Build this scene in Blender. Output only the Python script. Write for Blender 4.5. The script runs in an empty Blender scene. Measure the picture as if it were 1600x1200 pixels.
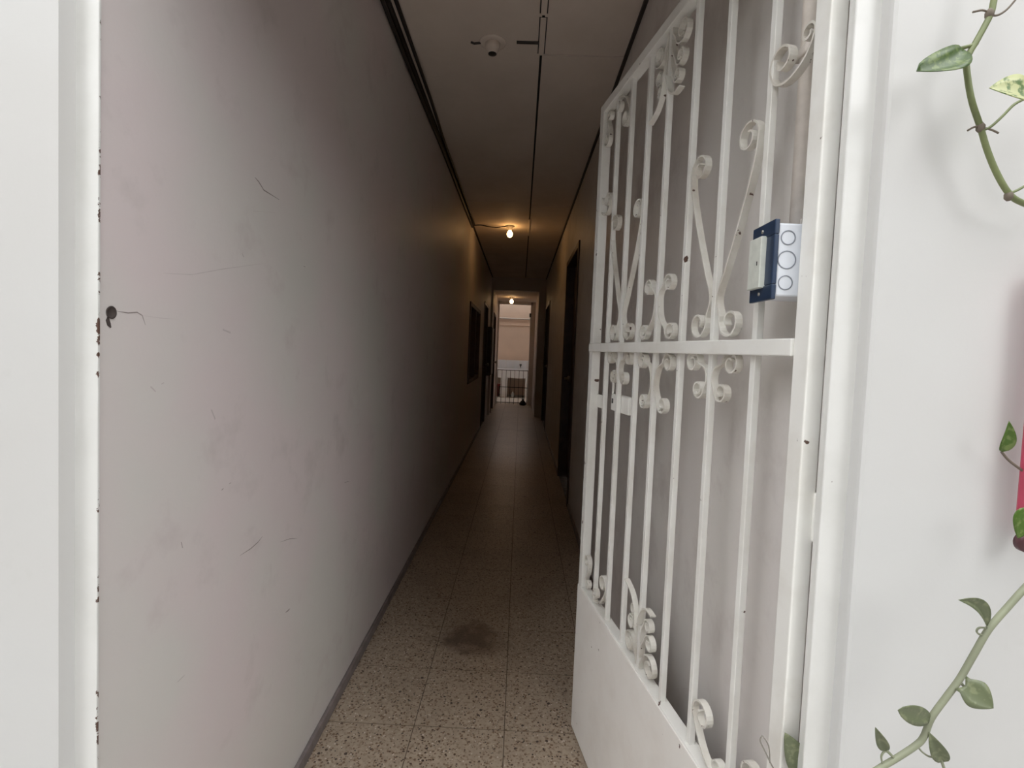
import bpy, bmesh, math, random
from mathutils import Vector, Matrix
random.seed(7)
S = bpy.context.scene
C = S.collection
# ------------------------------------------------------------------ camera
F_PX, PY = 782.99, 583.66
YAW, PITCH, ROLL = -0.0153, 0.0451, 0.04075
CAMH = 1.2534
fwd = Vector((math.sin(YAW)*math.cos(PITCH), math.cos(YAW)*math.cos(PITCH), -math.sin(PITCH)))
rt = fwd.cross(Vector((0, 0, 1))).normalized()
up = rt.cross(fwd)
cr, sr = math.cos(ROLL), math.sin(ROLL)
rt, up = rt*cr + up*sr, up*cr - rt*sr
cam = bpy.data.cameras.new('camera')
cam.sensor_width = 36.0
cam.lens = F_PX/1600*36.0
cam.shift_y = -(600-PY)/1600
cam.clip_start = 0.02
cam_o = bpy.data.objects.new('camera', cam)
C.objects.link(cam_o)
m3 = Matrix((rt, up, -fwd)).transposed()
cam_o.matrix_world = Matrix.Translation((0, 0, CAMH)) @ m3.to_4x4()
S.camera = cam_o
# ------------------------------------------------------------------ sky and exposure
world = bpy.data.worlds.new('overcast_sky')
S.world = world
world.use_nodes = True
bg = world.node_tree.nodes['Background']
bg.inputs['Color'].default_value = (0.975, 0.985, 1.0, 1)
bg.inputs['Strength'].default_value = 1.0
S.view_settings.view_transform = 'Standard'
S.view_settings.look = 'None'
S.view_settings.gamma = 1
S.view_settings.use_curve_mapping = False
S.view_settings.exposure = 2.4

# ------------------------------------------------------------------ helpers
def ray(x, y):
    return fwd + rt*((x-800)/F_PX) - up*((y-PY)/F_PX)
def on(x, y, ax, v):
    """photo pixel -> point on the plane axis = v"""
    r = ray(x, y)
    o = Vector((0, 0, CAMH))
    return o + r*((v-o[ax])/r[ax])
def onX(x, y, v): return on(x, y, 0, v)
def onY(x, y, v): return on(x, y, 1, v)

def link(name, me, mat, parent=None, smooth=False):
    o = bpy.data.objects.new(name, me)
    C.objects.link(o)
    if mat and not me.materials: me.materials.append(mat)
    if parent: o.parent = parent
    if smooth:
        for p in me.polygons: p.use_smooth = True
    return o
def build(name, bm, mat, parent=None, smooth=False):
    bmesh.ops.recalc_face_normals(bm, faces=bm.faces)
    me = bpy.data.meshes.new(name)
    bm.to_mesh(me); bm.free()
    return link(name, me, mat, parent, smooth)
def empty(name, loc=(0, 0, 0), rz=0):
    o = bpy.data.objects.new(name, None)
    o.empty_display_size = .05
    C.objects.link(o)
    o.location = loc; o.rotation_euler = (0, 0, rz)
    return o
def tag(o, label, cat, group=None, kind=None):
    o['label'] = label; o['category'] = cat
    if group: o['group'] = group
    if kind: o['kind'] = kind
    return o
def add_box(bm, x0, x1, y0, y1, z0, z1, bev=0):
    vs = [bm.verts.new((x, y, z)) for x in (x0, x1) for y in (y0, y1) for z in (z0, z1)]
    fs = [(0, 1, 3, 2), (4, 6, 7, 5), (0, 4, 5, 1), (2, 3, 7, 6), (0, 2, 6, 4), (1, 5, 7, 3)]
    ff = [bm.faces.new([vs[i] for i in f]) for f in fs]
    if bev:
        es = list({e for f in ff for e in f.edges})
        bmesh.ops.bevel(bm, geom=es, offset=bev, segments=2, profile=.5, affect='EDGES')
def box(name, x0, x1, y0, y1, z0, z1, mat, parent=None, bev=0):
    bm = bmesh.new(); add_box(bm, x0, x1, y0, y1, z0, z1, bev)
    return build(name, bm, mat, parent)
def boxes(name, lst, mat, parent=None, bev=0):
    bm = bmesh.new()
    for b in lst: add_box(bm, *b, bev)
    return build(name, bm, mat, parent)
def add_tube(bm, pts, r, n=8, cap=True):
    pts = [Vector(p) for p in pts]
    rr = r if isinstance(r, (list, tuple)) else [r]*len(pts)
    t = (pts[1]-pts[0]).normalized()
    nrm = t.orthogonal().normalized()
    rings = []
    for i, p in enumerate(pts):
        a = pts[max(i-1, 0)]; b = pts[min(i+1, len(pts)-1)]
        t = (b-a).normalized()
        nrm = (nrm - t*nrm.dot(t)).normalized()
        bn = t.cross(nrm)
        rings.append([bm.verts.new(p + (nrm*math.cos(k*math.tau/n) + bn*math.sin(k*math.tau/n))*rr[i]) for k in range(n)])
    for a, b in zip(rings, rings[1:]):
        for k in range(n):
            bm.faces.new((a[k], a[(k+1) % n], b[(k+1) % n], b[k]))
    if cap:
        bm.faces.new(rings[0][::-1]); bm.faces.new(rings[-1])
def tube(name, pts, r, mat, parent=None, n=8):
    bm = bmesh.new(); add_tube(bm, pts, r, n)
    return build(name, bm, mat, parent, True)
def add_lathe(bm, prof, origin=(0, 0, 0), axis='Z', n=20):
    """prof: list of (radius, height) along the axis"""
    o = Vector(origin); rings = []
    for r, h in prof:
        ring = []
        for k in range(n):
            a = k*math.tau/n
            c, s = r*math.cos(a), r*math.sin(a)
            v = {'Z': (c, s, h), 'Y': (c, h, s), 'X': (h, c, s)}[axis]
            ring.append(bm.verts.new(o+Vector(v)))
        rings.append(ring)
    for a, b in zip(rings, rings[1:]):
        for k in range(n):
            bm.faces.new((a[k], a[(k+1) % n], b[(k+1) % n], b[k]))
    bm.faces.new(rings[0]); bm.faces.new(rings[-1])
def lathe(name, prof, origin, mat, parent=None, axis='Z', n=20, smooth=True):
    bm = bmesh.new(); add_lathe(bm, prof, origin, axis, n)
    return build(name, bm, mat, parent, smooth)
def catmull(P, n=6):
    P = [Vector(p) for p in P]
    out = []
    for i in range(len(P)-1):
        a = P[i-1] if i else P[0]*2-P[1]
        b, c = P[i], P[i+1]
        d = P[i+2] if i+2 < len(P) else c*2-b
        for k in range(n):
            t = k/n
            out.append(.5*((2*b) + (c-a)*t + (2*a-5*b+4*c-d)*t*t + (3*b-a-3*c+d)*t**3))
    out.append(P[-1])
    return out

# ------------------------------------------------------------------ materials
def new_mat(name):
    m = bpy.data.materials.new(name); m.use_nodes = True
    nt = m.node_tree
    return m, nt, nt.nodes['Principled BSDF']
def nd(nt, t, **kw):
    n = nt.nodes.new(t)
    for k, v in kw.items():
        if k in n.inputs: n.inputs[k].default_value = v
        else: setattr(n, k, v)
    return n
def ramp(nt, fac, stops):
    r = nt.nodes.new('ShaderNodeValToRGB')
    e = r.color_ramp.elements
    while len(e) < len(stops): e.new(.5)
    for el, (p, c) in zip(e, stops):
        el.position = p; el.color = (*c, 1) if len(c) == 3 else c
    nt.links.new(fac, r.inputs['Fac'])
    return r.outputs['Color']
def mix(nt, fac, a, b):
    n = nt.nodes.new('ShaderNodeMix'); n.data_type = 'RGBA'
    for s, v in ((n.inputs[0], fac), (n.inputs[6], a), (n.inputs[7], b)):
        if hasattr(v, 'links'): nt.links.new(v, s)
        elif isinstance(v, (int, float)): s.default_value = v
        else: s.default_value = (*v, 1)
    return n.outputs[2]
def pos(nt):
    return nt.nodes.new('ShaderNodeNewGeometry').outputs['Position']
def noise(nt, vec, scale, detail=4, rough=.55, out='Fac'):
    n = nd(nt, 'ShaderNodeTexNoise', Scale=scale, Detail=detail, Roughness=rough)
    nt.links.new(vec, n.inputs['Vector'])
    return n.outputs[out]
def bump(nt, bsdf, h, strength=.2, dist=.005):
    b = nd(nt, 'ShaderNodeBump', Strength=strength, Distance=dist)
    nt.links.new(h, b.inputs['Height']); nt.links.new(b.outputs[0], bsdf.inputs['Normal'])
def plain(name, col, rough=.5, metal=0, var=.08, scale=30):
    m, nt, b = new_mat(name)
    n = noise(nt, pos(nt), scale)
    lo = tuple(c*(1-var) for c in col); hi = tuple(min(1, c*(1+var)) for c in col)
    nt.links.new(ramp(nt, n, [(.3, lo), (.7, hi)]), b.inputs['Base Color'])
    b.inputs['Roughness'].default_value = rough; b.inputs['Metallic'].default_value = metal
    return m
def painted_wall(name, base, alt, dirt, rough=.6, dirt_lo=.55, bmp=.15):
    m, nt, b = new_mat(name)
    p = pos(nt)
    c = mix(nt, ramp(nt, noise(nt, p, 1.7, 3), [(.42, (0, 0, 0)), (.62, (1, 1, 1))]), base, alt)
    d = ramp(nt, noise(nt, p, 6, 8, .65), [(dirt_lo, (0, 0, 0)), (dirt_lo+.22, (1, 1, 1))])
    c = mix(nt, d, c, dirt)
    nt.links.new(c, b.inputs['Base Color'])
    b.inputs['Roughness'].default_value = rough
    bump(nt, b, noise(nt, p, 14, 6), bmp, .006)
    return m
def chipped_paint(name, base, dirt, chip=(.10, .055, .04), chip_lo=.70, rough=.38, scale=38, edge=None):
    """glossy oil paint on iron with small chips; edge=(x, width) adds chips along one vertical arris"""
    m, nt, b = new_mat(name)
    p = pos(nt)
    d = ramp(nt, noise(nt, p, 9, 6, .6), [(.45, (0, 0, 0)), (.75, (1, 1, 1))])
    c = mix(nt, d, base, dirt)
    k = ramp(nt, noise(nt, p, scale, 3, .5), [(chip_lo, (0, 0, 0)), (chip_lo+.02, (1, 1, 1))])
    c = mix(nt, k, c, chip)
    if edge:
        sx = nd(nt, 'ShaderNodeSeparateXYZ'); nt.links.new(p, sx.inputs[0])
        a = nd(nt, 'ShaderNodeMath', operation='SUBTRACT'); nt.links.new(sx.outputs[0], a.inputs[0]); a.inputs[1].default_value = edge[0]
        ab = nd(nt, 'ShaderNodeMath', operation='ABSOLUTE'); nt.links.new(a.outputs[0], ab.inputs[0])
        dv = nd(nt, 'ShaderNodeMath', operation='DIVIDE'); nt.links.new(ab.outputs[0], dv.inputs[0]); dv.inputs[1].default_value = edge[1]
        n2 = noise(nt, p, 30, 5, .7)
        sb = nd(nt, 'ShaderNodeMath', operation='SUBTRACT'); nt.links.new(n2, sb.inputs[0])
        ml = nd(nt, 'ShaderNodeMath', operation='MULTIPLY'); nt.links.new(dv.outputs[0], ml.inputs[0]); ml.inputs[1].default_value = .2
        nt.links.new(ml.outputs[0], sb.inputs[1])
        k2 = ramp(nt, sb.outputs[0], [(.565, (0, 0, 0)), (.585, (1, 1, 1))])
        c = mix(nt, k2, c, chip)
    nt.links.new(c, b.inputs['Base Color'])
    b.inputs['Roughness'].default_value = rough
    bump(nt, b, noise(nt, p, 60, 4), .12, .002)
    return m

M = {}
M['facade'] = painted_wall('facade_paint', (.585, .575, .558), (.595, .592, .58), (.53, .518, .495), .55, .62, .12)
M['wall'] = painted_wall('pink_wall_paint', (.655, .58, .575), (.63, .605, .575), (.55, .49, .48), .5, .56, .18)
M['wall_r'] = painted_wall('grey_wall_paint', (.75, .72, .685), (.71, .67, .645), (.60, .555, .53), .5, .52, .18)
M['frame'] = chipped_paint('frame_paint', (.70, .695, .67), (.63, .625, .595), chip_lo=.745)
M['frame_l'] = chipped_paint('frame_paint_chipped', (.70, .695, .67), (.63, .625, .595), chip_lo=.745, edge=(-.585, .006))
M['gate'] = chipped_paint('gate_paint', (.83, .82, .78), (.72, .695, .64), chip_lo=.715)
M['scroll'] = chipped_paint('scroll_paint', (.76, .74, .68), (.55, .50, .43), chip_lo=.69, scale=60)
M['panel'] = chipped_paint('panel_paint', (.88, .855, .815), (.82, .785, .74), chip_lo=.735, rough=.45)
M['dark'] = plain('black_rubber', (.02, .018, .017), .6)
M['cable'] = plain('dark_cable', (.028, .022, .02), .55)
M['grime'] = plain('grime', (.06, .045, .04), .9)
M['grout'] = plain('dirty_grout', (.125, .092, .068), .9, var=.4, scale=25)
M['trim'] = plain('dark_trim', (.05, .04, .036), .7)
M['darkwood'] = plain('dark_wood', (.045, .022, .016), .45, var=.35, scale=12)
M['darkwood2'] = plain('dark_wood_frame', (.06, .03, .022), .45, var=.3, scale=14)
M['baseboard'] = plain('grey_baseboard', (.20, .17, .165), .5, var=.25, scale=20)
M['blue'] = plain('navy_plastic', (.018, .036, .076), .35, var=.15)
M['plastic'] = plain('white_plastic', (.74, .77, .82), .35, var=.03)
M['plate'] = plain('aged_white_plate', (.66, .68, .62), .45, var=.08, scale=60)
M['groove'] = plain('grey_groove', (.26, .28, .32), .6)
M['conduit'] = plain('conduit_paint', (.70, .64, .58), .3, var=.1)
M['metal'] = plain('grey_metal', (.35, .33, .30), .35, .8)
M['beige'] = plain('beige_wall', (.62, .47, .36), .7, var=.05, scale=2)
M['tile_w'] = plain('white_tile', (.66, .67, .68), .3, var=.03, scale=5)
M['concrete'] = plain('yard_concrete', (.42, .395, .37), .8, var=.12, scale=3)
M['skyblock'] = plain('skyblock_dark', (.060, .062, .055), .8, var=.1, scale=2)  # near-black, so the added sky blockers return little light
M['patio_floor'] = plain('patio_floor', (.40, .36, .31), .7, var=.1, scale=6)
M['roofing'] = plain('grey_slab', (.35, .33, .31), .8)
M['iron'] = plain('dark_iron', (.05, .045, .04), .5, .3)
M['magenta'] = plain('magenta_plastic', (.42, .045, .09), .35, var=.1)
M['plum'] = plain('plum_plastic', (.09, .03, .035), .4)
M['red'] = plain('red_plastic', (.22, .03, .025), .45)
M['socket'] = plain('painted_socket', (.40, .36, .32), .6)
M['ceilgap'] = plain('ceiling_void', (.03, .025, .022), .9)
M['twig'] = plain('dry_twig', (.24, .22, .19), .8)
M['stem'] = plain('vine_stem', (.175, .205, .085), .5, var=.25, scale=18)
M['stem_hazed'] = plain('hazed_vine_stem', (.245, .26, .175), .5, var=.15, scale=18)  # greyed to carry the lens haze over the lower vine
M['root'] = plain('aerial_root', (.16, .13, .10), .8)

m, nt, b = new_mat('ceiling_board'); p = pos(nt)
c = mix(nt, ramp(nt, noise(nt, p, 2.2, 5, .6), [(.35, (0, 0, 0)), (.7, (1, 1, 1))]), (.84, .735, .645), (.74, .64, .555))
nt.links.new(c, b.inputs['Base Color']); b.inputs['Roughness'].default_value = .75
bump(nt, b, noise(nt, p, 12, 5), .15, .005); M['ceil'] = m

# terrazzo tile: beige ground, brown and black chips, worn dark patches
m, nt, b = new_mat('terrazzo'); p = pos(nt)
oi = nt.nodes.new('ShaderNodeObjectInfo')
c = mix(nt, oi.outputs['Random'], (.335, .265, .195), (.40, .32, .24))
c = mix(nt, ramp(nt, noise(nt, p, 40, 5, .7), [(.35, (0, 0, 0)), (.7, (1, 1, 1))]), c, (.47, .385, .30))
def chips(scale, thr, col, c, w=.02):
    v = nd(nt, 'ShaderNodeTexVoronoi', Scale=scale); nt.links.new(p, v.inputs['Vector'])
    v.inputs['Randomness'].default_value = 1
    n = noise(nt, p, scale*.9, 2)
    a = nd(nt, 'ShaderNodeMath', operation='ADD'); nt.links.new(v.outputs['Distance'], a.inputs[0])
    s = nd(nt, 'ShaderNodeMath', operation='MULTIPLY'); nt.links.new(n, s.inputs[0]); s.inputs[1].default_value = .55
    nt.links.new(s.outputs[0], a.inputs[1])
    k = ramp(nt, a.outputs[0], [(thr, (1, 1, 1)), (thr+w, (0, 0, 0))])
    return mix(nt, k, c, col)
c = mix(nt, ramp(nt, noise(nt, p, 85, 3, .6), [(.52, (0, 0, 0)), (.66, (.75, .75, .75))]), c, (.20, .135, .085))
c = chips(75, .50, (.19, .12, .075), c, .06)
c = chips(52, .42, (.085, .05, .03), c, .04)
c = chips(85, .41, (.035, .024, .018), c, .04)
c = chips(60, .40, (.60, .53, .46), c, .05)
c = chips(33, .36, (.05, .032, .024), c, .03)
# worn, walked-in stain on the tiles about two metres into the corridor
sx = nd(nt, 'ShaderNodeVectorMath', operation='SUBTRACT'); nt.links.new(p, sx.inputs[0]); sx.inputs[1].default_value = (-.16, 2.12, 0)
sc = nd(nt, 'ShaderNodeVectorMath', operation='MULTIPLY'); nt.links.new(sx.outputs[0], sc.inputs[0]); sc.inputs[1].default_value = (2.6, 2.7, 0)
ln = nd(nt, 'ShaderNodeVectorMath', operation='LENGTH'); nt.links.new(sc.outputs[0], ln.inputs[0])
ad = nd(nt, 'ShaderNodeMath', operation='ADD'); nt.links.new(ln.outputs['Value'], ad.inputs[0])
nn = nd(nt, 'ShaderNodeMath', operation='MULTIPLY'); nt.links.new(noise(nt, p, 7, 6, .6), nn.inputs[0]); nn.inputs[1].default_value = 1.2
nt.links.new(nn.outputs[0], ad.inputs[1])
st = ramp(nt, ad.outputs[0], [(.70, (.86, .86, .86)), (1.55, (0, 0, 0))])
c = mix(nt, st, c, (.09, .06, .05))
c = mix(nt, ramp(nt, noise(nt, p, 3.1, 4), [(.5, (0, 0, 0)), (.8, (.45, .45, .45))]), c, (.22, .17, .13))
nt.links.new(c, b.inputs['Base Color']); b.inputs['Roughness'].default_value = .33
bump(nt, b, noise(nt, p, 30, 4), .08, .003); M['terrazzo'] = m

def leaf_mat(name, base, streak, thr=.6, trans=.25):
    m, nt, b = new_mat(name); p = pos(nt)
    n = noise(nt, p, 120, 2)
    nt.links.new(ramp(nt, n, [(thr-.12, base), (thr, streak)]), b.inputs['Base Color'])
    b.inputs['Roughness'].default_value = .35
    out = nt.nodes['Material Output']
    tr = nd(nt, 'ShaderNodeBsdfTranslucent'); nt.links.new(ramp(nt, n, [(thr-.06, base), (thr, streak)]), tr.inputs['Color'])
    mx = nd(nt, 'ShaderNodeMixShader'); mx.inputs[0].default_value = trans
    nt.links.new(b.outputs[0], mx.inputs[1]); nt.links.new(tr.outputs[0], mx.inputs[2]); nt.links.new(mx.outputs[0], out.inputs[0])
    return m
M['leaf'] = leaf_mat('leaf_green', (.055, .105, .018), (.15, .21, .055), .60)
M['leaf_var'] = leaf_mat('leaf_variegated', (.08, .15, .025), (.48, .50, .24), .50)
M['leaf_pale_hazed'] = leaf_mat('leaf_pale_hazed', (.165, .19, .105), (.24, .265, .15), .62)  # lens haze over the lower vine put into the colour; gap leaf shares it
M['leaf_lime'] = leaf_mat('leaf_lime', (.085, .165, .02), (.19, .26, .075), .62)

def emit(name, col, s):
    m, nt, b = new_mat(name)
    b.inputs['Base Color'].default_value = (.8, .8, .8, 1)
    b.inputs['Emission Color'].default_value = (*col, 1); b.inputs['Emission Strength'].default_value = s
    return m
M['bulb'] = emit('lit_bulb', (1, .55, .20), 6)
M['bulb2'] = emit('lit_bulb_far', (1, .60, .26), 3)

# ------------------------------------------------------------------ the setting
XL, XR, ZC = -.599, .44, 2.648
YF, YFR, Y0 = .66, .685, .703           # facade face, iron frame face, start of corridor walls
Y1, Y2 = 9.6, 11.7                       # end of first stretch, end doorway
st = lambda o, label, cat: tag(o, label, cat, kind='structure')

st(box('ground_yard', -12, 12, -7, YF+.04, -.08, -.02, M['concrete']), 'grey concrete ground in front of the entrance', 'ground')
wl = st(boxes('wall_facade_left', [(-5, -.617, YF, Y0, -.05, 3.3)], M['facade']), 'white painted outer wall beside the pink corridor wall', 'wall')
wr = st(boxes('wall_facade_right', [(.452, 5, YF, Y0, -.05, 3.3)], M['facade'], bev=.006), 'white painted outer wall with vines beside the gate', 'wall')
st(boxes('wall_facade_top', [(-.617, .452, YF, Y0, 2.12, 3.3)], M['facade']), 'white outer wall above the entrance', 'wall')
st(boxes('wall_skyblock_opposite', [(-1.9, 1.9, -3.6, -3.2, -.05, 7.0)], M['skyblock']), 'unseen tall dark block added to keep skylight out of the deep corridor', 'wall')  # added out of view: blocks the sky straight along the corridor axis
st(boxes('wall_skyblock_back', [(-12, 12, -5.0, -4.7, -.05, 3.0)], M['skyblock']), 'unseen long dark wall added to cut off the sky near the horizon', 'wall')  # added out of view: hides the lowest band of sky
st(boxes('wall_skyblock_sides', [(3.2, 3.5, -2.0, YF, -.05, 4.5), (-3.5, -3.2, -2.0, YF, -.05, 4.5)], M['skyblock']), 'unseen dark side walls added to cut skylight from left and right', 'wall')  # added out of view: shade the entrance from sky at both sides
fr = empty('trim_1'); st(fr, 'white painted iron door frame around the entrance with chipped edges', 'door frame')
# L-section jambs and head
boxes('jamb', [(-.640, -.585, YFR, YFR+.004, 0, 2.10), (-.640, -.603, YFR+.004, Y0, 0, 2.10)], M['frame_l'], fr, .001)
boxes('jamb', [(.4185, .47, YFR-.003, YFR+.012, 0, 2.10), (.445, .46, YFR+.012, Y0, 0, 2.10)], M['frame'], fr, .002)
boxes('head', [(-.617, .47, YFR, Y0, 2.07, 2.12)], M['frame'], fr, .002)

# left wall with a window and a door
lw = [(-.75, XL, Y0, 5.72, 0, 2.70), (-.75, XL, 5.72, 7.12, 0, .85), (-.75, XL, 5.72, 7.12, 1.80, 2.70),
      (-.75, XL, 7.12, 7.95, 0, 2.70), (-.75, XL, 7.95, 8.75, 2.02, 2.70), (-.75, XL, 8.75, Y1, 0, 2.70)]
wall_l = st(boxes('wall_left', lw, M['wall']), 'long pinkish white left corridor wall with scuffs and a drilled hole', 'wall')
rw = [(XR, .60, Y0, 4.05, 0, 2.70), (XR, .60, 4.05, 5.10, 2.16, 2.70), (XR, .60, 5.10, 8.0, 0, 2.70),
      (XR, .60, 8.0, 9.2, 2.08, 2.70), (XR, .60, 9.2, Y1, 0, 2.70)]
wall_r = st(boxes('wall_right', rw, M['wall_r']), 'grey white right corridor wall behind the open gate', 'wall')
# second, lower stretch
X2L, X2R, ZC2 = -.56, .31, 2.40
st(boxes('wall_back_section', [(-.75, X2L, Y1, 9.95, 0, ZC2), (-.75, X2L, 9.95, 10.75, 2.0, ZC2), (-.75, X2L, 10.75, Y2+.12, 0, ZC2),
                               (X2R, .60, Y1, Y2+.12, 0, ZC2), (-.75, .60, Y1, Y1+.12, ZC2, 2.75)],
         M['wall']), 'narrower lower end of the corridor with dark header', 'wall')
st(boxes('trim_2', [(-.60, -.528, Y2, Y2+.12, 0, ZC2), (.20, .33, Y2, Y2+.12, 0, ZC2), (-.55, .25, Y2, Y2+.12, 2.335, 2.45)], M['wall']),
   'plastered doorway at the far end of the corridor', 'doorway')
cl = empty('ceiling'); st(cl, 'corridor ceiling of brownish boards with dark joints', 'ceiling')
box('slab', -.75, .60, Y0, Y1+.1, ZC+.012, ZC+.10, M['ceilgap'], cl)
for x0, x1, cuts in ((XL+.002, .038-.006, (Y0, 4.77, 7.21, Y1)), (.038+.006, XR-.002, (Y0, 2.42, 4.86, 7.30, Y1))):
    for a, b_ in zip(cuts, cuts[1:]):
        box('ceiling_panel', x0, x1, a+.006, b_-.006, ZC, ZC+.013, M['ceil'], cl)
for a, b_ in ((1.0, 2.13), (2.155, 2.41)):
    box('joint_gap', .021, .055, a, b_, ZC-.002, ZC, M['trim'], cl)
    box('batten', .026, .050, a, b_, ZC-.010, ZC-.002, M['ceil'], cl, .001)
box('batten', .030, .046, 5.35, 6.1, ZC-.005, ZC, M['ceil'], cl, .001)
box('batten', -.075, .026, 2.318, 2.332, ZC-.008, ZC, M['trim'], cl, .002)
box('lower_ceiling', -.75, .60, Y1+.10, Y2+.12, ZC2, ZC2+.06, M['ceil'], cl)
# floor: one terrazzo tile at a time
fl = empty('floor'); st(fl, 'speckled terrazzo tile floor of the corridor with a dark worn stain', 'floor')
box('screed', -.75, .60, Y0-.06, Y2+.4, -.06, -.0012, M['grout'], fl)
TX, TY, T = -.3017, 1.6026, .30
tile_me = {}
def tile_mesh(w):
    k = round(w, 4)
    if k not in tile_me:
        bm = bmesh.new(); add_box(bm, 0, w-.003, 0, T-.003, -.0011, 0)
        bmesh.ops.recalc_face_normals(bm, faces=bm.faces)
        me = bpy.data.meshes.new('tile'); bm.to_mesh(me); bm.free(); me.materials.append(M['terrazzo'])
        tile_me[k] = me
    return tile_me[k]
for j in range(-3, 35):
    for i in range(-1, 3):
        x0 = TX+i*T; w = min(T, XR+.004-x0)
        o = bpy.data.objects.new('tile', tile_mesh(w)); C.objects.link(o); o.parent = fl
        o.location = (x0+.0015, TY+j*T+.0015, random.uniform(-.0003, .0003))
# baseboard in lengths
bl = empty('baseboard_left'); st(bl, 'thin grey baseboard strip along the left corridor wall', 'baseboard')
for a, b_ in ((1.30, 2.52), (2.525, 4.0), (4.005, 5.6), (5.605, 7.9)):
    box('strip', XL, XL+.013, a, b_, 0, .038, M['baseboard'], bl, .003)
br = empty('baseboard_right'); st(br, 'dark thin baseboard strip along the right corridor wall', 'baseboard')
for a, b_ in ((1.75, 4.0), (5.15, 7.95)):
    box('strip', XR-.012, XR, a, b_, 0, .04, M['baseboard'], br, .003)
# corner trims under the ceiling
box('corner_strip', XL, XL+.016, Y0, Y1, ZC-.014, ZC, M['trim'], cl)
box('corner_strip', XR-.014, XR, Y0, Y1, ZC-.016, ZC, M['trim'], cl)

def door(name, label, xw, sgn, y0, y1, z1, depth=.07, proud=.012):
    """door leaf set into a wall whose face is x = xw; sgn = +1 opens towards +x"""
    d = empty(name, (xw, y0, 0)); st(d, label, 'door')
    fw = .05; L = y1-y0
    def bx(n, a0, a1, b0, b1, c0, c1, mat, par=d, bev=.003):
        xs = sorted((a0*sgn, a1*sgn)); return box(n, xs[0], xs[1], b0, b1, c0, c1, mat, par, bev)
    bx('frame_post', -proud, .12, 0, fw, 0, z1, M['darkwood2'])
    bx('frame_post', -proud, .12, L-fw, L, 0, z1, M['darkwood2'])
    bx('frame_head', -proud, .12, fw, L-fw, z1-fw, z1, M['darkwood2'])
    lf = bx('leaf', depth, depth+.04, fw, L-fw, .01, z1-fw, M['darkwood'])
    for k, (c0, c1) in enumerate(((.12, .85), (.95, z1-.18))):
        bx('raised_panel', depth-.008, depth, fw+.1, L-fw-.1, c0, c1, M['darkwood2'], lf, .004)
    kb = bmesh.new(); add_lathe(kb, [(.012, 0), (.012, .03), (.028, .035), (.028, .055), (.012, .065)], (0, 0, 0), 'X', 12)
    k = build('knob', kb, M['metal'], lf, True); k.location = (sgn*(depth-.065), L-fw-.05, 1.0)
    return d
door('door_1', 'dark wooden door in the right corridor wall just past the gate', XR, 1, 4.05, 5.10, 2.16)
door('door_2', 'dark wooden door in the right corridor wall next to the narrow end', XR, 1, 8.0, 9.2, 2.08)
door('door_3', 'dark wooden door in the left corridor wall beyond the dark window', XL, -1, 7.95, 8.75, 2.02)
door('door_4', 'dark door in the narrow end stretch under the far bulb', X2L, -1, 9.95, 10.75, 2.0)
# window in the left wall
wd = empty('window_1', (XL, 5.72, .85)); st(wd, 'dark framed window in the left corridor wall', 'window')
for a, b_, c0, c1 in ((0, .05, 0, .95), (1.35, 1.40, 0, .95), (.05, 1.35, 0, .05), (.05, 1.35, .90, .95), (.68, .72, .05, .90)):
    box('window_frame', -.12, .015, a, b_, c0, c1, M['darkwood2'], wd, .003)
mg, nt, b = new_mat('dark_glass'); b.inputs['Base Color'].default_value = (.02, .018, .018, 1); b.inputs['Roughness'].default_value = .08
nt.links.new(ramp(nt, noise(nt, pos(nt), 3), [(.3, (.015, .013, .013)), (.7, (.03, .026, .025))]), b.inputs['Base Color'])
for a, b_ in ((.05, .68), (.72, 1.35)):
    box('pane', -.055, -.05, a, b_, .05, .90, mg, wd)

# marks on the left wall (hole, crack, scratches) lie on the plaster
hp = onX(172, 488, XL)
bm = bmesh.new(); add_lathe(bm, [(.0085, 0), (.0095, .0015), (.0075, .0016), (.007, .0006)], (0, 0, 0), 'X', 18)
hr = build('drilled_hole', bm, M['grime'], wall_l, True); hr.location = (XL, hp.y+.001, hp.z)
def mark(px, w, mat=M['grime'], name='scuff_mark'):
    """thin scratch along photo pixels on the left wall"""
    P = [onX(x, y, XL) for x, y in px]
    bm = bmesh.new(); L = []
    for i, q in enumerate(P):
        t = (P[min(i+1, len(P)-1)]-P[max(i-1, 0)]).normalized()
        n = Vector((0, -t.z, t.y)); ww = w*(1 if 0 < i < len(P)-1 else .3)
        L.append((bm.verts.new((XL+.0003, q.y+n.y*ww, q.z+n.z*ww)), bm.verts.new((XL+.0003, q.y-n.y*ww, q.z-n.z*ww))))
    for a, c_ in zip(L, L[1:]): bm.faces.new((a[0], a[1], c_[1], c_[0]))
    return build(name, bm, mat, wall_l)
M['scratch'] = plain('plaster_scratch', (.29, .245, .235), .8)
M['smear'] = plain('plaster_smear', (.54, .48, .475), .8)
mark([(169, 494), (168, 500), (170, 507), (173, 512)], .0035)
mark([(182, 486), (200, 489), (214, 488), (222, 493), (227, 508)], .0009, M['scratch'], 'crack')
mark([(222, 493), (250, 497), (280, 499)], .0005, M['smear'], 'crack')
for pts, w in (([(375, 868), (392, 857), (403, 847), (410, 838)], .0012), ([(438, 847), (452, 842), (464, 841)], .0008),
               ([(446, 957), (450, 954), (453, 951)], .0022), ([(346, 766), (349, 763)], .003), ([(358, 756), (361, 754)], .002),
               ([(398, 277), (404, 284), (412, 297), (436, 312)], .0016), ([(283, 847), (285, 856)], .0026), ([(538, 754), (545, 752)], .0022),
               ([(277, 1066), (288, 1055)], .0014), ([(378, 396), (381, 402)], .0015), ([(474, 416), (477, 417)], .002)):
    mark(pts, w, M['scratch'])
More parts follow.
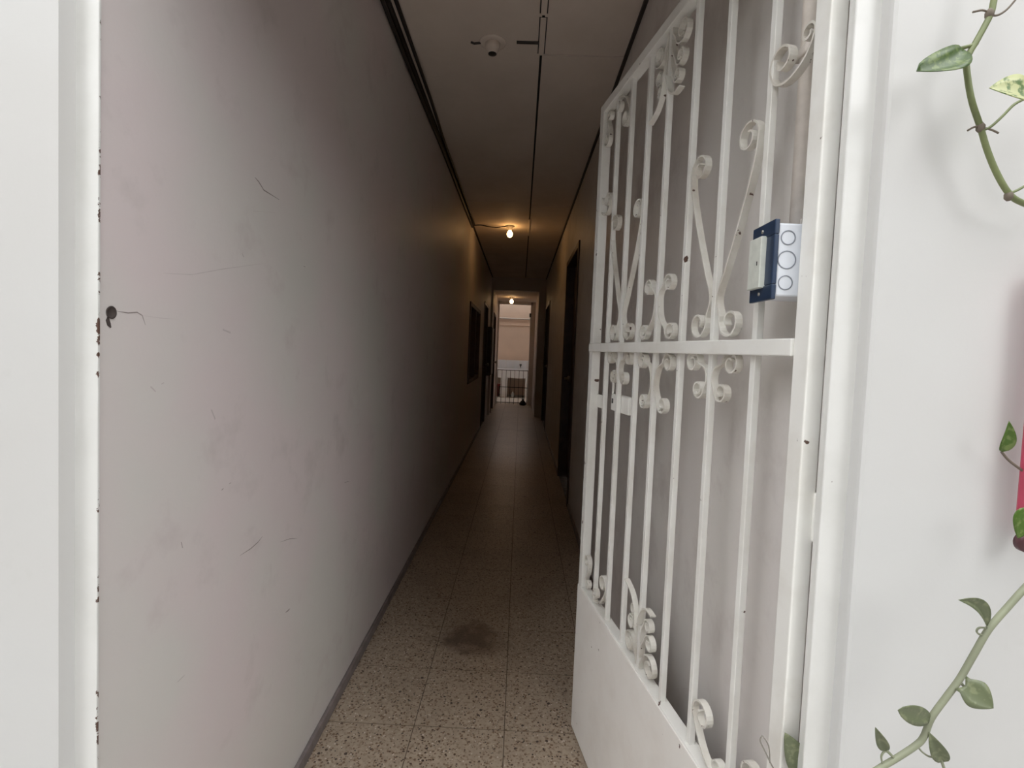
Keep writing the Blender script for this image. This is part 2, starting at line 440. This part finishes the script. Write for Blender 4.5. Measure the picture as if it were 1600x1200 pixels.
for pts, w in (([(255, 427), (300, 429), (350, 420), (410, 412)], .0007), ([(330, 640), (336, 655)], .006), ([(348, 515), (360, 520)], .006),
               ([(235, 604), (243, 612)], .004), ([(252, 600), (256, 598)], .003), ([(395, 330), (430, 332)], .0008)):
    mark(pts, w, M['smear'])

# ------------------------------------------------------------------ the wrought-iron gate
GA = math.radians(10.9)
gate = empty('iron_gate', (.222, 1.625, 0), math.atan2(-math.cos(GA), math.sin(GA)))
tag(gate, 'white painted wrought iron gate with scrolls standing open beside the right wall', 'gate')
GW, ZB, ZP, ZM0, ZM1, ZT = .938, .015, .50, 1.262, 1.288, 2.033
TH = .028                                           # gate thickness (local y from 0 to TH)
box('stile', 0, .03, 0, TH, ZP-.02, ZT, M['gate'], gate, .002)
box('stile', .909, GW, 0, TH, ZB, ZT, M['gate'], gate, .002)
box('top_rail', .03, .909, 0, TH, ZT-.028, ZT, M['gate'], gate, .002)
box('middle_rail', .002, .909, -.004, TH-.004, ZM0, ZM1, M['gate'], gate, .002)
box('panel_rail', .03, .909, .001, TH, ZP-.02, ZP, M['gate'], gate, .0015)
pn = box('kick_panel', 0, GW-.03, -.002, .001, ZB, ZP-.004, M['panel'], gate)
box('bottom_rail', .0, .909, .001, TH, ZB, ZB+.03, M['gate'], gate, .0015)
BU = [.124, .228, .338, .446, .563, .683, .808]
BW = .0062
YC = TH/2
bar_me = None
for u in BU:
    if bar_me is None:
        bm = bmesh.new(); add_box(bm, -BW, BW, YC-BW, YC+BW, ZP-.002, ZT-.025, .0012)
        bmesh.ops.recalc_face_normals(bm, faces=bm.faces)
        bar_me = bpy.data.meshes.new('bar'); bm.to_mesh(bar_me); bm.free(); bar_me.materials.append(M['gate'])
    o = bpy.data.objects.new('bar', bar_me); C.objects.link(o); o.parent = gate; o.location = (u, 0, 0)
def spiral(c, r, a0, sgn, turns=1.35, n=22, k=.66):
    """outer end first"""
    out = []
    for i in range(n+1):
        t = i/n; rad = r*(1-k*t); a = a0+sgn*t*turns*math.tau
        out.append((c[0]+rad*math.cos(a), c[1]+rad*math.sin(a)))
    return out
def strap(pts, name='scroll', w=.0068, t=.0017, parent=gate, yc=None):
    """flat iron strap, bent in the gate plane"""
    yc = YC if yc is None else yc
    P = [Vector((p[0], p[1])) for p in pts]
    bm = bmesh.new(); R = []
    for i, q in enumerate(P):
        d = (P[min(i+1, len(P)-1)]-P[max(i-1, 0)])
        d = d.normalized() if d.length > 1e-9 else Vector((1, 0))
        n = Vector((-d.y, d.x))*t
        R.append([bm.verts.new((q.x+s*n.x, yc+v*w, q.y+s*n.y)) for s, v in ((1, -1), (1, 1), (-1, 1), (-1, -1))])
    for a, b_ in zip(R, R[1:]):
        for k in range(4): bm.faces.new((a[k], a[(k+1) % 4], b_[(k+1) % 4], b_[k]))
    bm.faces.new(R[0]); bm.faces.new(R[-1])
    return build(name, bm, M['scroll'], parent)
def bridge(A, W, B):
    """curve from the outer end of spiral A over waypoints W to the outer end of spiral B"""
    ctrl = [A[2], A[0]] + list(W) + [B[0], B[2]]
    c = catmull([Vector((x, z, 0)) for x, z in ctrl], 7)
    c = [(v.x, v.y) for v in c][7:-7]
    return A[::-1] + c[1:-1] + B
def mirror(pts, u0): return [(2*u0-x, z) for x, z in pts]
def flip(pts): return [(x, ZP+ZT-.028-z) for x, z in pts]
def fleur(u0, top, waist, bot):
    """pair of straps back to back against a bar: top/bot = (dx, z, r)"""
    A = spiral((u0+top[0], top[1]), top[2], math.pi, -1)
    B = spiral((u0+bot[0], bot[1]), bot[2], math.pi, 1)
    p_ = bridge(A, [(u0+dx, z) for dx, z in waist], B)
    strap(p_); strap(mirror(p_, u0))
w0 = BW+.003
for u0 in (BU[1], BU[5]):
    fleur(u0, (.064, 1.246, .024), [(.016, 1.235), (w0, 1.214)], (.038, 1.194, .020))
    # tall V above the middle rail
    A = spiral((u0+.076, 1.634), .029, 0, 1, 1.25)
    B = spiral((u0+.052, 1.322), .031, math.pi-.35, 1, 1.15)
    p_ = bridge(A, [(u0+.098, 1.585), (u0+.068, 1.50), (u0+.034, 1.42), (u0+.012, 1.37)], B)
    strap(p_); strap(mirror(p_, u0))
u0 = BU[3]
fleur(u0, (.068, 1.240, .023), [(.020, 1.225), (w0, 1.185)], (.050, 1.145, .021))
fleur(u0, (.052, 1.420, .022), [(.013, 1.405), (w0, 1.385), (.018, 1.345)], (.068, 1.315, .022))
UC = .4555
# hanging C between outer bars and stiles
A = spiral((.833, 1.722), .026, math.radians(195), -1, 1.1)
B = spiral((.887, 1.732), .015, math.radians(-20), 1, 1.1)
p_ = bridge(A, [(.822, 1.690), (.852, 1.684), (.885, 1.700)], B)
strap(p_); strap(mirror(p_, UC))
# ornaments standing on the panel and hanging from the top rail
for f in (lambda q: q, flip):
    for dx, z, r, zs in ((.054, .532, .030, .503), (.050, .585, .021, .530), (.040, .622, .017, .565)):
        A = spiral((u0+dx, z), r, math.pi, -1, 1.35)
        c_ = catmull([Vector((u0+w0, zs, 0)), Vector((u0+w0+.003, (zs+z)/2, 0)), Vector((*A[0], 0)), Vector((*A[2], 0))], 6)
        q_ = [(v.x, v.y) for v in c_][:-6] + A[1:]
        strap(f(q_)); strap(f(mirror(q_, u0)))
    lp = [(v.x, v.y) for v in catmull([Vector((u0-.006, .60, 0)), Vector((u0-.014, .64, 0)), Vector((u0-.038, .668, 0)), Vector((u0-.075, .684, 0))], 5)]
    strap(f(lp), 'leaf_tip', yc=YC-.01)
    lp = [(v.x, v.y) for v in catmull([Vector((u0+.006, .61, 0)), Vector((u0+.02, .648, 0)), Vector((u0+.045, .668, 0)), Vector((u0+.075, .666, 0))], 5)]
    strap(f(lp), 'leaf_tip', yc=YC-.01)
    A = spiral((.722, .583), .028, math.pi, -1, 1.1)
    B = spiral((.777, .526), .021, math.radians(-100), 1, 1.2)
    q_ = bridge(A, [(.705, .555), (.735, .520)], B)
    strap(f(q_)); strap(f(mirror(q_, UC)))
    A = spiral((.866, .590), .022, math.pi, -1, 1.1)
    B = spiral((.852, .524), .018, math.radians(40), -1, 1.1)
    q_ = bridge(A, [(.850, .560)], B)
    strap(f(q_)); strap(f(mirror(q_, UC)))
# lock between stile and second bar
box('lock_plate', .028, .112, TH-.006, TH-.002, 1.086, 1.128, M['gate'], gate, .001)
lk = box('lock_case', .157, .283, TH-.007, TH+.012, 1.092, 1.140, M['gate'], gate, .002)
box('keyhole', .163, .173, TH-.0075, TH-.004, 1.113, 1.127, M['dark'], lk)
tube('bolt_rod', [(.160, TH-.003, 1.135), (.160, TH-.003, 1.21)], .004, M['gate'], gate)
for zz in (.35, 1.0, 1.75):
    lathe('hinge_barrel', [(.007, 0), (.008, .003), (.008, .067), (.007, .07)], (GW+.002, TH+.004, zz), M['gate'], gate, n=12)

# ------------------------------------------------------------------ electrical box and conduit on the right wall
bx_ = empty('outlet_box', (XR, .743, 1.402)); tag(bx_, 'white plastic electrical box with navy blue frame and blank plate', 'electrical box')
# local: the corridor lies towards negative x
box('box_body', -.073, 0, 0, .062, -.053, .053, M['plastic'], bx_, .0025)
boxes('cover_frame', [(-.080, -.073, -.004, .066, .036, .058), (-.080, -.073, -.004, .066, -.058, -.036),
                      (-.080, -.073, -.004, .020, -.036, .036), (-.080, -.073, .058, .066, -.036, .036)], M['blue'], bx_, .0015)
box('blank_plate', -.087, -.0735, .021, .060, -.0385, .0385, M['plate'], bx_, .0012)
box('lever_groove', -.0875, -.087, .030, .032, -.004, .002, M['dark'], bx_)
for zz in (.047, -.047):
    lathe('screw', [(.0028, -.0815), (.0028, -.079)], (0, .033, zz), M['metal'], bx_, 'X', 10)
for zz, r in ((.032, .0108), (.000, .0135), (-.033, .0108)):
    bm = bmesh.new()
    n = 28; R = []
    for k in range(n):
        a = k*math.tau/n
        R.append([bm.verts.new((-.0585+rr*math.cos(a), yy, zz+rr*math.sin(a))) for rr, yy in ((r, 0.0002), (r, -.0006), (r-.0016, -.0006), (r-.0016, .0002))])
    for k in range(n):
        a, b_ = R[k], R[(k+1) % n]
        for q in range(4): bm.faces.new((a[q], a[(q+1) % 4], b_[(q+1) % 4], b_[q]))
    build('knockout_ring', bm, M['groove'], bx_, True)
tube('wire', [(-.030, .02, .053), (-.034, .014, .062), (-.028, .024, .066), (-.02, .03, .055)], .0012, M['conduit'], bx_, 6)
cd = empty('conduit_pipe', (XR, .81, 1.455)); tag(cd, 'painted conduit pipe running up the right wall above the outlet box', 'pipe')
tube('pipe', [(-.012, 0, 0), (-.012, .002, .6), (-.012, 0, 1.18)], .011, M['conduit'], cd, 12)
for zz in (.28, .85):
    box('clamp', -.025, 0, -.018, .018, zz-.008, zz+.008, M['conduit'], cd, .003)

# ------------------------------------------------------------------ ceiling fixtures
def lamp(name, label, x, y, zc, mat, r=.032):
    l = empty(name, (x, y, zc)); tag(l, label, 'light bulb')
    lathe('socket', [(.05, 0), (.05, -.008), (.028, -.014), (.022, -.045), (.018, -.05)], (0, 0, 0), M['socket'], l)
    prof = [(.014, -.045)]
    for k in range(9):
        a = math.radians(30+k*17.5); prof.append((r*math.sin(math.pi-a) if k else .016, -.06-r*.9+r*1.15*math.cos(a)))
    prof += [(.003, -.06-r*2.05)]
    bm = bmesh.new(); add_lathe(bm, prof, (0, 0, 0), 'Z', 20)
    build('glass_bulb', bm, mat, l, True)
    return l
lamp('ceiling_bulb', 'lit round bulb on the corridor ceiling with a cable running to it', -.175, 5.68, ZC, M['bulb'])
lamp('ceiling_bulb', 'lit round bulb on the low ceiling by the far doorway', -.235, 10.75, ZC2, M['bulb2'], .04)
cb = tube('lamp_cable', catmull([(XL+.01, 5.66, ZC-.012), (-.50, 5.66, ZC-.006), (-.42, 5.67, ZC-.016), (-.33, 5.68, ZC-.02), (-.24, 5.68, ZC-.006), (-.19, 5.68, ZC-.010)], 5), .006, M['cable'])
tag(cb, 'dark cable running across the ceiling to the nearer lit bulb', 'cable')
ls = empty('lamp_holder', (-.184, 2.337, ZC)); tag(ls, 'empty painted lamp holder on the ceiling near the entrance', 'lamp holder')
lathe('base_plate', [(.060, 0), (.060, -.004), (.050, -.007), (.030, -.008)], (0, 0, 0), M['ceil'], ls)
lathe('holder_cup', [(.034, -.006), (.032, -.03), (.026, -.036), (.022, -.05), (.018, -.051)], (0, 0, 0), M['ceil'], ls)
lathe('holder_mouth', [(.019, -.0505), (.019, -.0525), (.005, -.0525)], (0, 0, 0), M['dark'], ls)
tube('lead', [(-.055, 0, -.004), (-.085, .004, -.006), (-.10, .0, -.002)], .005, M['trim'], ls)
# cables bundled in the left corner under the ceiling
def cable(label, pts, r):
    o = tube('corner_cable', catmull(pts, 6), r, M['cable']); tag(o, label, 'cable', 'cables under the ceiling'); return o
cable('thick dark cable in the corner of pink wall and ceiling, uppermost', [(XL+.040, .9, ZC-.013), (XL+.042, 2.0, ZC-.013), (XL+.040, 2.9, ZC-.013), (XL+.030, 3.4, ZC-.013), (XL+.030, 4.2, ZC-.013), (XL+.030, 5.6, ZC-.013)], .009)
cable('thick dark cable running on the pink wall under the ceiling, lowest', [(XL+.011, .9, ZC-.062), (XL+.010, 2.3, ZC-.064), (XL+.010, 3.0, ZC-.056), (XL+.010, 3.6, ZC-.046), (XL+.010, 4.4, ZC-.048), (XL+.010, 5.6, ZC-.047)], .009)
cable('thin dark cable between two thick cables in ceiling corner', [(XL+.013, .9, ZC-.034), (XL+.014, 2.2, ZC-.036), (XL+.012, 3.0, ZC-.032), (XL+.010, 3.7, ZC-.028), (XL+.009, 4.6, ZC-.028), (XL+.009, 5.6, ZC-.028)], .008)

# dark wall cabinet beyond the left door
cab = empty('wall_cabinet', (XL, 8.85, .80)); tag(cab, 'dark wall cabinet hanging past the left corridor door', 'cabinet')
box('body', 0, .075, 0, .62, 0, .86, M['darkwood'], cab, .003)
dr = box('door', .075, .088, .01, .61, .01, .85, M['darkwood2'], cab, .003)
box('handle', .088, .10, .04, .055, .38, .48, M['metal'], dr, .002)

# ------------------------------------------------------------------ back patio seen through the far doorway
YB = 14.3
st(box('floor_patio', -2.5, 2.0, Y2+.4, YB+.2, -.06, -.0012, M['patio_floor']), 'pale floor of the back wash area', 'floor')
st(boxes('wall_patio_back', [(-2.5, 2.0, YB, YB+.15, 0, 3.2)], M['beige']), 'beige rear wall of the wash area behind the far doorway', 'wall')
st(boxes('wall_patio_sides', [(-2.6, -2.5, Y2, YB+.15, 0, 3.2), (2.0, 2.1, Y2, YB+.15, 0, 3.2), (-2.6, -.75, Y2, Y2+.12, 0, 3.2), (.60, 2.1, Y2, Y2+.12, 0, 3.2),
                              (-.75, .60, Y2, Y2+.12, ZC2+.06, 3.2)], M['beige']), 'side walls of the wash area', 'wall')
st(boxes('ceiling_patio', [(-2.6, 2.1, Y2, 13.8, 3.2, 3.3)], M['roofing']), 'unseen roof slab over the front of the wash area, its reach set to limit daylight', 'roof')  # out of view; its rear edge is placed to dim the wash area
tb = empty('tiled_splashback', (0, YB-.001, .70)); tag(tb, 'white tiled band on the beige wall above the wash basin', 'splashback')
for i in range(-7, 6):
    for j in range(1):
        box('tile', i*.2+.002, i*.2+.198, -.012, 0, .002, .29, M['tile_w'], tb, .002)
pp = tag(tube('wall_pipe', [(-2.3, YB-.02, 2.17), (1.9, YB-.02, 2.17)], .016, M['socket']), 'horizontal pipe high on the beige back wall', 'pipe')
tag(box('wall_ledge', -2.4, 1.95, YB-.014, YB, 1.975, 1.995, M['beige'], None, .003), 'narrow beige ledge below the high pipe on the back wall', 'ledge')
sk = empty('laundry_sink', (0, 13.5, 0)); tag(sk, 'white concrete laundry sink on tiled legs in the wash area', 'sink')
boxes('basin', [(-1.6, .30, 0, .06, .52, .75), (-1.6, .30, .70, .76, .52, .75), (-1.6, -1.54, .06, .70, .52, .75), (.24, .30, .06, .70, .52, .75), (-1.6, .30, .06, .70, .52, .57)], M['tile_w'], sk, .004)
for a, b_ in ((-1.6, -1.45), (-.50, -.33), (.16, .30)):
    box('leg', a, b_, 0, .70, -.004, .52, M['tile_w'], sk, .003)
fc = empty('wall_faucet', (.015, YB-.012, .86)); tag(fc, 'dark faucet on the tiled splashback over the laundry sink', 'faucet')
lathe('flange', [(.03, 0), (.03, -.012), (.014, -.014), (.014, -.09)], (0, 0, 0), M['iron'], fc, 'Y', 12)
tube('spout', [(0, -.08, 0), (0, -.14, .01), (0, -.17, -.02), (0, -.175, -.06)], .012, M['iron'], fc)
box('tap_handle', -.035, .035, -.065, -.045, .018, .03, M['iron'], fc, .003)
pb = empty('red_bucket', (-.66, 13.75, 0)); tag(pb, 'dark red plastic bucket under the laundry sink', 'bucket')
lathe('pail', [(.10, 0), (.14, .30), (.15, .31), (.15, .33), (.138, .33), (.095, .02)], (0, 0, 0), M['red'], pb)
tube('handle', catmull([(-.145, 0, .31), (-.10, -.05, .22), (0, -.15, .18), (.10, -.05, .22), (.145, 0, .31)], 5), .005, M['metal'], pb)
bt = empty('small_bottle', (-.17, 13.62, 0)); tag(bt, 'small pale bottle standing under the laundry sink', 'bottle')
lathe('bottle_body', [(.03, 0), (.034, .01), (.034, .10), (.014, .135), (.013, .155)], (0, 0, 0), M['tile_w'], bt)
lathe('cap', [(.016, .150), (.016, .175), (.012, .178)], (0, 0, 0), M['beige'], bt, n=12)
lg = empty('low_barrier', (0, 11.75, 0)); tag(lg, 'low dark iron bar barrier closing the far doorway', 'barrier gate')
for zz in (.04, .40, .80):
    box('rail', -.525, .197, -.008, .008, zz-.008, zz+.008, M['iron'], lg, .001)
for k in range(8):
    u = -.515+k*.1005
    box('bar', u-.0055, u+.005, -.005, .005, .0, .80, M['iron'], lg)
hk = empty('door_latch', (.20, 11.69, 1.98)); tag(hk, 'dark and white hanging latch on the far doorway jamb', 'latch')
box('hook', -.03, .01, -.02, .01, .07, .16, M['dark'], hk, .004)
box('strip', -.008, .010, -.014, .008, -.18, .08, M['tile_w'], hk, .003)
bd = empty('black_bag', (.10, 11.62, 0)); tag(bd, 'small black bag on the floor against the low barrier', 'bag')
bm = bmesh.new(); add_lathe(bm, [(.05, 0), (.075, .02), (.07, .08), (.03, .115), (.02, .13), (.035, .15)], (0, 0, 0), 'Z', 12)
for v in bm.verts: v.co.x *= 1+.2*math.sin(v.co.z*50+v.co.y*30)
build('sack', bm, M['dark'], bd, True)

# ------------------------------------------------------------------ vines on the outer wall
def px3(l, Y): return [onY(x, y, Y if not isinstance(Y, (list, tuple)) else Y[i]) for i, (x, y) in enumerate(l)]
def leaf(parent, base, tip, width, mat, face=(-.15, -1, .25), fold=.5, curl=.15, heart=.0, side=1.0, shift=0.0, n=12, blunt=False):
    """leaf blade from base to tip (world points); face = direction the blade looks to"""
    base, tip = Vector(base), Vector(tip)
    ax = tip-base; L = ax.length; ax.normalize()
    fc_ = Vector(face); fc_ = (fc_-ax*fc_.dot(ax)).normalized()
    sd = ax.cross(fc_)
    bm = bmesh.new(); rows = []
    for i in range(n+1):
        t = i/n
        w = width*.5*(math.sin(math.pi*min(1, t**.72)))**.8*(1-.25*t) if 0 < t < 1 else 0.0
        if blunt: w = width*.5*math.sin(math.pi*t)**.55 if 0 < t < 1 else 0.0
        back = -heart*L*max(0, 1-t*5)
        row = []
        for s in (-1, -.55, 0, .55, 1):
            ws = w*s*(side if s > 0 else 1)
            lift = abs(s)*w*fold
            p_ = base + ax*(t*L + back*abs(s)) + sd*(ws + shift*L*math.sin(math.pi*t)) + fc_*(lift - curl*L*t*t)
            row.append(bm.verts.new(p_))
        rows.append(row)
    if heart:
        for s, v in zip((-1, -.55, 0, .55, 1), rows[0]):
            v.co = base + sd*(width*.28*s) - ax*heart*L*abs(s)*1.0
    for a, b_ in zip(rows, rows[1:]):
        for k in range(4): bm.faces.new((a[k], a[k+1], b_[k+1], b_[k]))
    bmesh.ops.remove_doubles(bm, verts=bm.verts, dist=1e-6)
    o = build('leaf', bm, mat, parent, True)
    md = o.modifiers.new('thickness', 'SOLIDIFY'); md.thickness = .0007
    return o
# upper vine
YV = .625
v1 = empty('pothos_vine'); tag(v1, 'thick green vine with variegated leaf hanging on the white outer wall', 'vine')
tube('stem', catmull(px3([(1566, -60), (1553, 0), (1547, 24), (1527, 62), (1511, 92), (1512, 122), (1519, 160), (1531, 196), (1543, 236), (1559, 274), (1578, 304), (1600, 318), (1650, 335)], YV), 5),
     .0034, M['stem'], v1, 10)
for x, y in ((1546, 22), (1510, 94), (1532, 199), (1576, 306)):
    c0 = onY(x, y, YV); bm = bmesh.new(); add_lathe(bm, [(.002, -.006), (.0044, -.003), (.0046, .002), (.002, .006)], c0, 'Z', 10); build('node', bm, M['root'], v1, True)
leaf(v1, onY(1505, 78, .622), onY(1436, 106, .602), .036, M['leaf'], face=(.05, -.9, .5), fold=.45, curl=.06, shift=-.14, blunt=True)
tube('petiole', px3([(1527, 68), (1515, 72), (1500, 76)], YV), .0022, M['stem'], v1)
leaf(v1, onY(1612, 150, .60), onY(1548, 135, .60), .050, M['leaf_var'], face=(0, -1, .5), fold=.3, curl=.05)
tube('petiole', catmull(px3([(1534, 204), (1548, 198), (1566, 182), (1585, 163), (1606, 152)], YV), 4), .0016, M['stem'], v1)
tube('petiole', catmull(px3([(1578, 302), (1592, 296), (1615, 282)], YV), 4), .0015, M['stem'], v1)
for l in ([(1546, 20), (1535, 16), (1520, 19)], [(1546, 23), (1558, 24), (1573, 15), (1590, -4)], [(1531, 197), (1521, 199), (1512, 204)], [(1510, 96), (1504, 99), (1500, 96)], [(1540, 200), (1552, 204), (1560, 208)]):
    tube('aerial_root', catmull(px3(l, YV), 4), .0012, M['root'], v1, 6)
# small sprig beside the handle
v2 = empty('vine_sprig'); tag(v2, 'small lime green leaf sprig beside the magenta handle', 'vine')
leaf(v2, onY(1565, 706, .635), onY(1578, 659, .620), .017, M['leaf_lime'], face=(-.3, -1, .1), fold=.45, curl=.05, shift=.06)
tube('petiole', catmull(px3([(1565, 706), (1575, 718), (1590, 730), (1612, 745)], .640), 4), .0016, M['root'], v2)
leaf(v2, onY(1606, 792, .60), onY(1592, 842, .60), .030, M['leaf_lime'], face=(-.2, -1, .1), fold=.25, curl=.05)
tube('petiole', catmull([onY(1606, 792, .60), onY(1618, 770, .62), onY(1612, 745, .640)], 4), .0015, M['stem'], v2)
# magenta handle hanging on the wall
hd_t = onY(1622, 420, .635); hd_b = onY(1600, 838, .635)
hd = empty('hanging_handle', (hd_b.x+.006, .635, hd_b.z)); tag(hd, 'magenta plastic handle hanging upright on the white wall beside the vine', 'handle')
Hh = hd_t.z-hd_b.z
box('grip', -.011, .016, -.007, .010, .0, Hh, M['magenta'], hd, .004)
bm = bmesh.new(); n = 20; R = []
for k in range(n):
    a = k*math.tau/n
    R.append([bm.verts.new((-.002+rr*math.cos(a), yy, -.008+rr*math.sin(a))) for rr, yy in ((.0125, -.005), (.0125, .005), (.0035, .005), (.0035, -.005))])
for k in range(n):
    a, b_ = R[k], R[(k+1) % n]
    for q in range(4): bm.faces.new((a[q], a[(q+1) % 4], b_[(q+1) % 4], b_[q]))
build('eyelet', bm, M['plum'], hd, True)
# lower vine, hanging free in front of the wall; lens haze painted into its colours
YL = .57
v3 = empty('hazed_vine'); tag(v3, 'thin vine with small leaves, lens haze in its pale colour, slanting low across the white wall', 'vine')
tube('stem', catmull(px3([(1650, 870), (1605, 915), (1575, 948), (1545, 983), (1522, 1022), (1500, 1060), (1478, 1090), (1455, 1122), (1444, 1150), (1432, 1164), (1402, 1184), (1380, 1197), (1340, 1222)], YL), 5),
     .0035, M['stem_hazed'], v3, 10)
leaf(v3, onY(1541, 979, YL), onY(1499, 938, YL-.02), .020, M['leaf_pale_hazed'], face=(.2, -1, .2), fold=.6, curl=.02, shift=.16)
leaf(v3, onY(1508, 1072, YL-.005), onY(1553, 1107, YL-.02), .036, M['leaf_pale_hazed'], face=(0, -1, .15), fold=.2, curl=.05, heart=.18)
leaf(v3, onY(1453, 1122, YL), onY(1405, 1111, YL-.02), .022, M['leaf_pale_hazed'], face=(0, -1, .2), fold=.25, curl=.03, blunt=True)
leaf(v3, onY(1473, 1190, YL), onY(1452, 1145, YL-.005), .020, M['leaf_pale_hazed'], face=(-.4, -1, .1), fold=.5, curl=.03)
leaf(v3, onY(1383, 1172, YL), onY(1368, 1137, YL-.01), .014, M['leaf_pale_hazed'], face=(-.4, -1, .1), fold=.5, curl=.02)
for l in ([(1498, 1062), (1503, 1069), (1508, 1074)], [(1397, 1185), (1391, 1178), (1383, 1170)], [(1470, 1186), (1475, 1200), (1480, 1216)]):
    tube('petiole', catmull(px3(l, YL), 4), .0016, M['stem_hazed'], v3, 6)
for l in ([(1540, 981), (1530, 981), (1526, 986), (1530, 991), (1541, 993)], [(1433, 1165), (1441, 1175), (1452, 1182), (1464, 1183)], [(1396, 1184), (1384, 1174), (1377, 1182), (1380, 1196)]):
    tube('tendril', catmull(px3(l, YL), 5), .0011, M['stem_hazed'], v3, 6)
# leaf tip poking through the gap between gate and frame, dry twig beside it
v4 = empty('gap_leaf'); tag(v4, 'green leaf tip poking through the gap between gate post and door frame', 'leaf')
leaf(v4, onY(1262, 1215, .697), onY(1226, 1144, .694), .040, M['leaf_pale_hazed'], face=(-.1, -1, .1), fold=.05, curl=.0)
tube('petiole', [onY(1262, 1215, .697), onY(1268, 1260, .697)], .0014, M['stem'], v4, 6)
v5 = empty('dry_twig'); tag(v5, 'thin dry forked twig at the foot of the gate post', 'twig')
tube('stem', catmull(px3([(1222, 1225), (1206, 1196), (1196, 1175), (1188, 1158), (1191, 1149)], .70), 4), .0010, M['twig'], v5, 6)
tube('twig_fork', catmull(px3([(1203, 1192), (1201, 1166), (1192, 1150)], .70), 4), .0009, M['twig'], v5, 6)
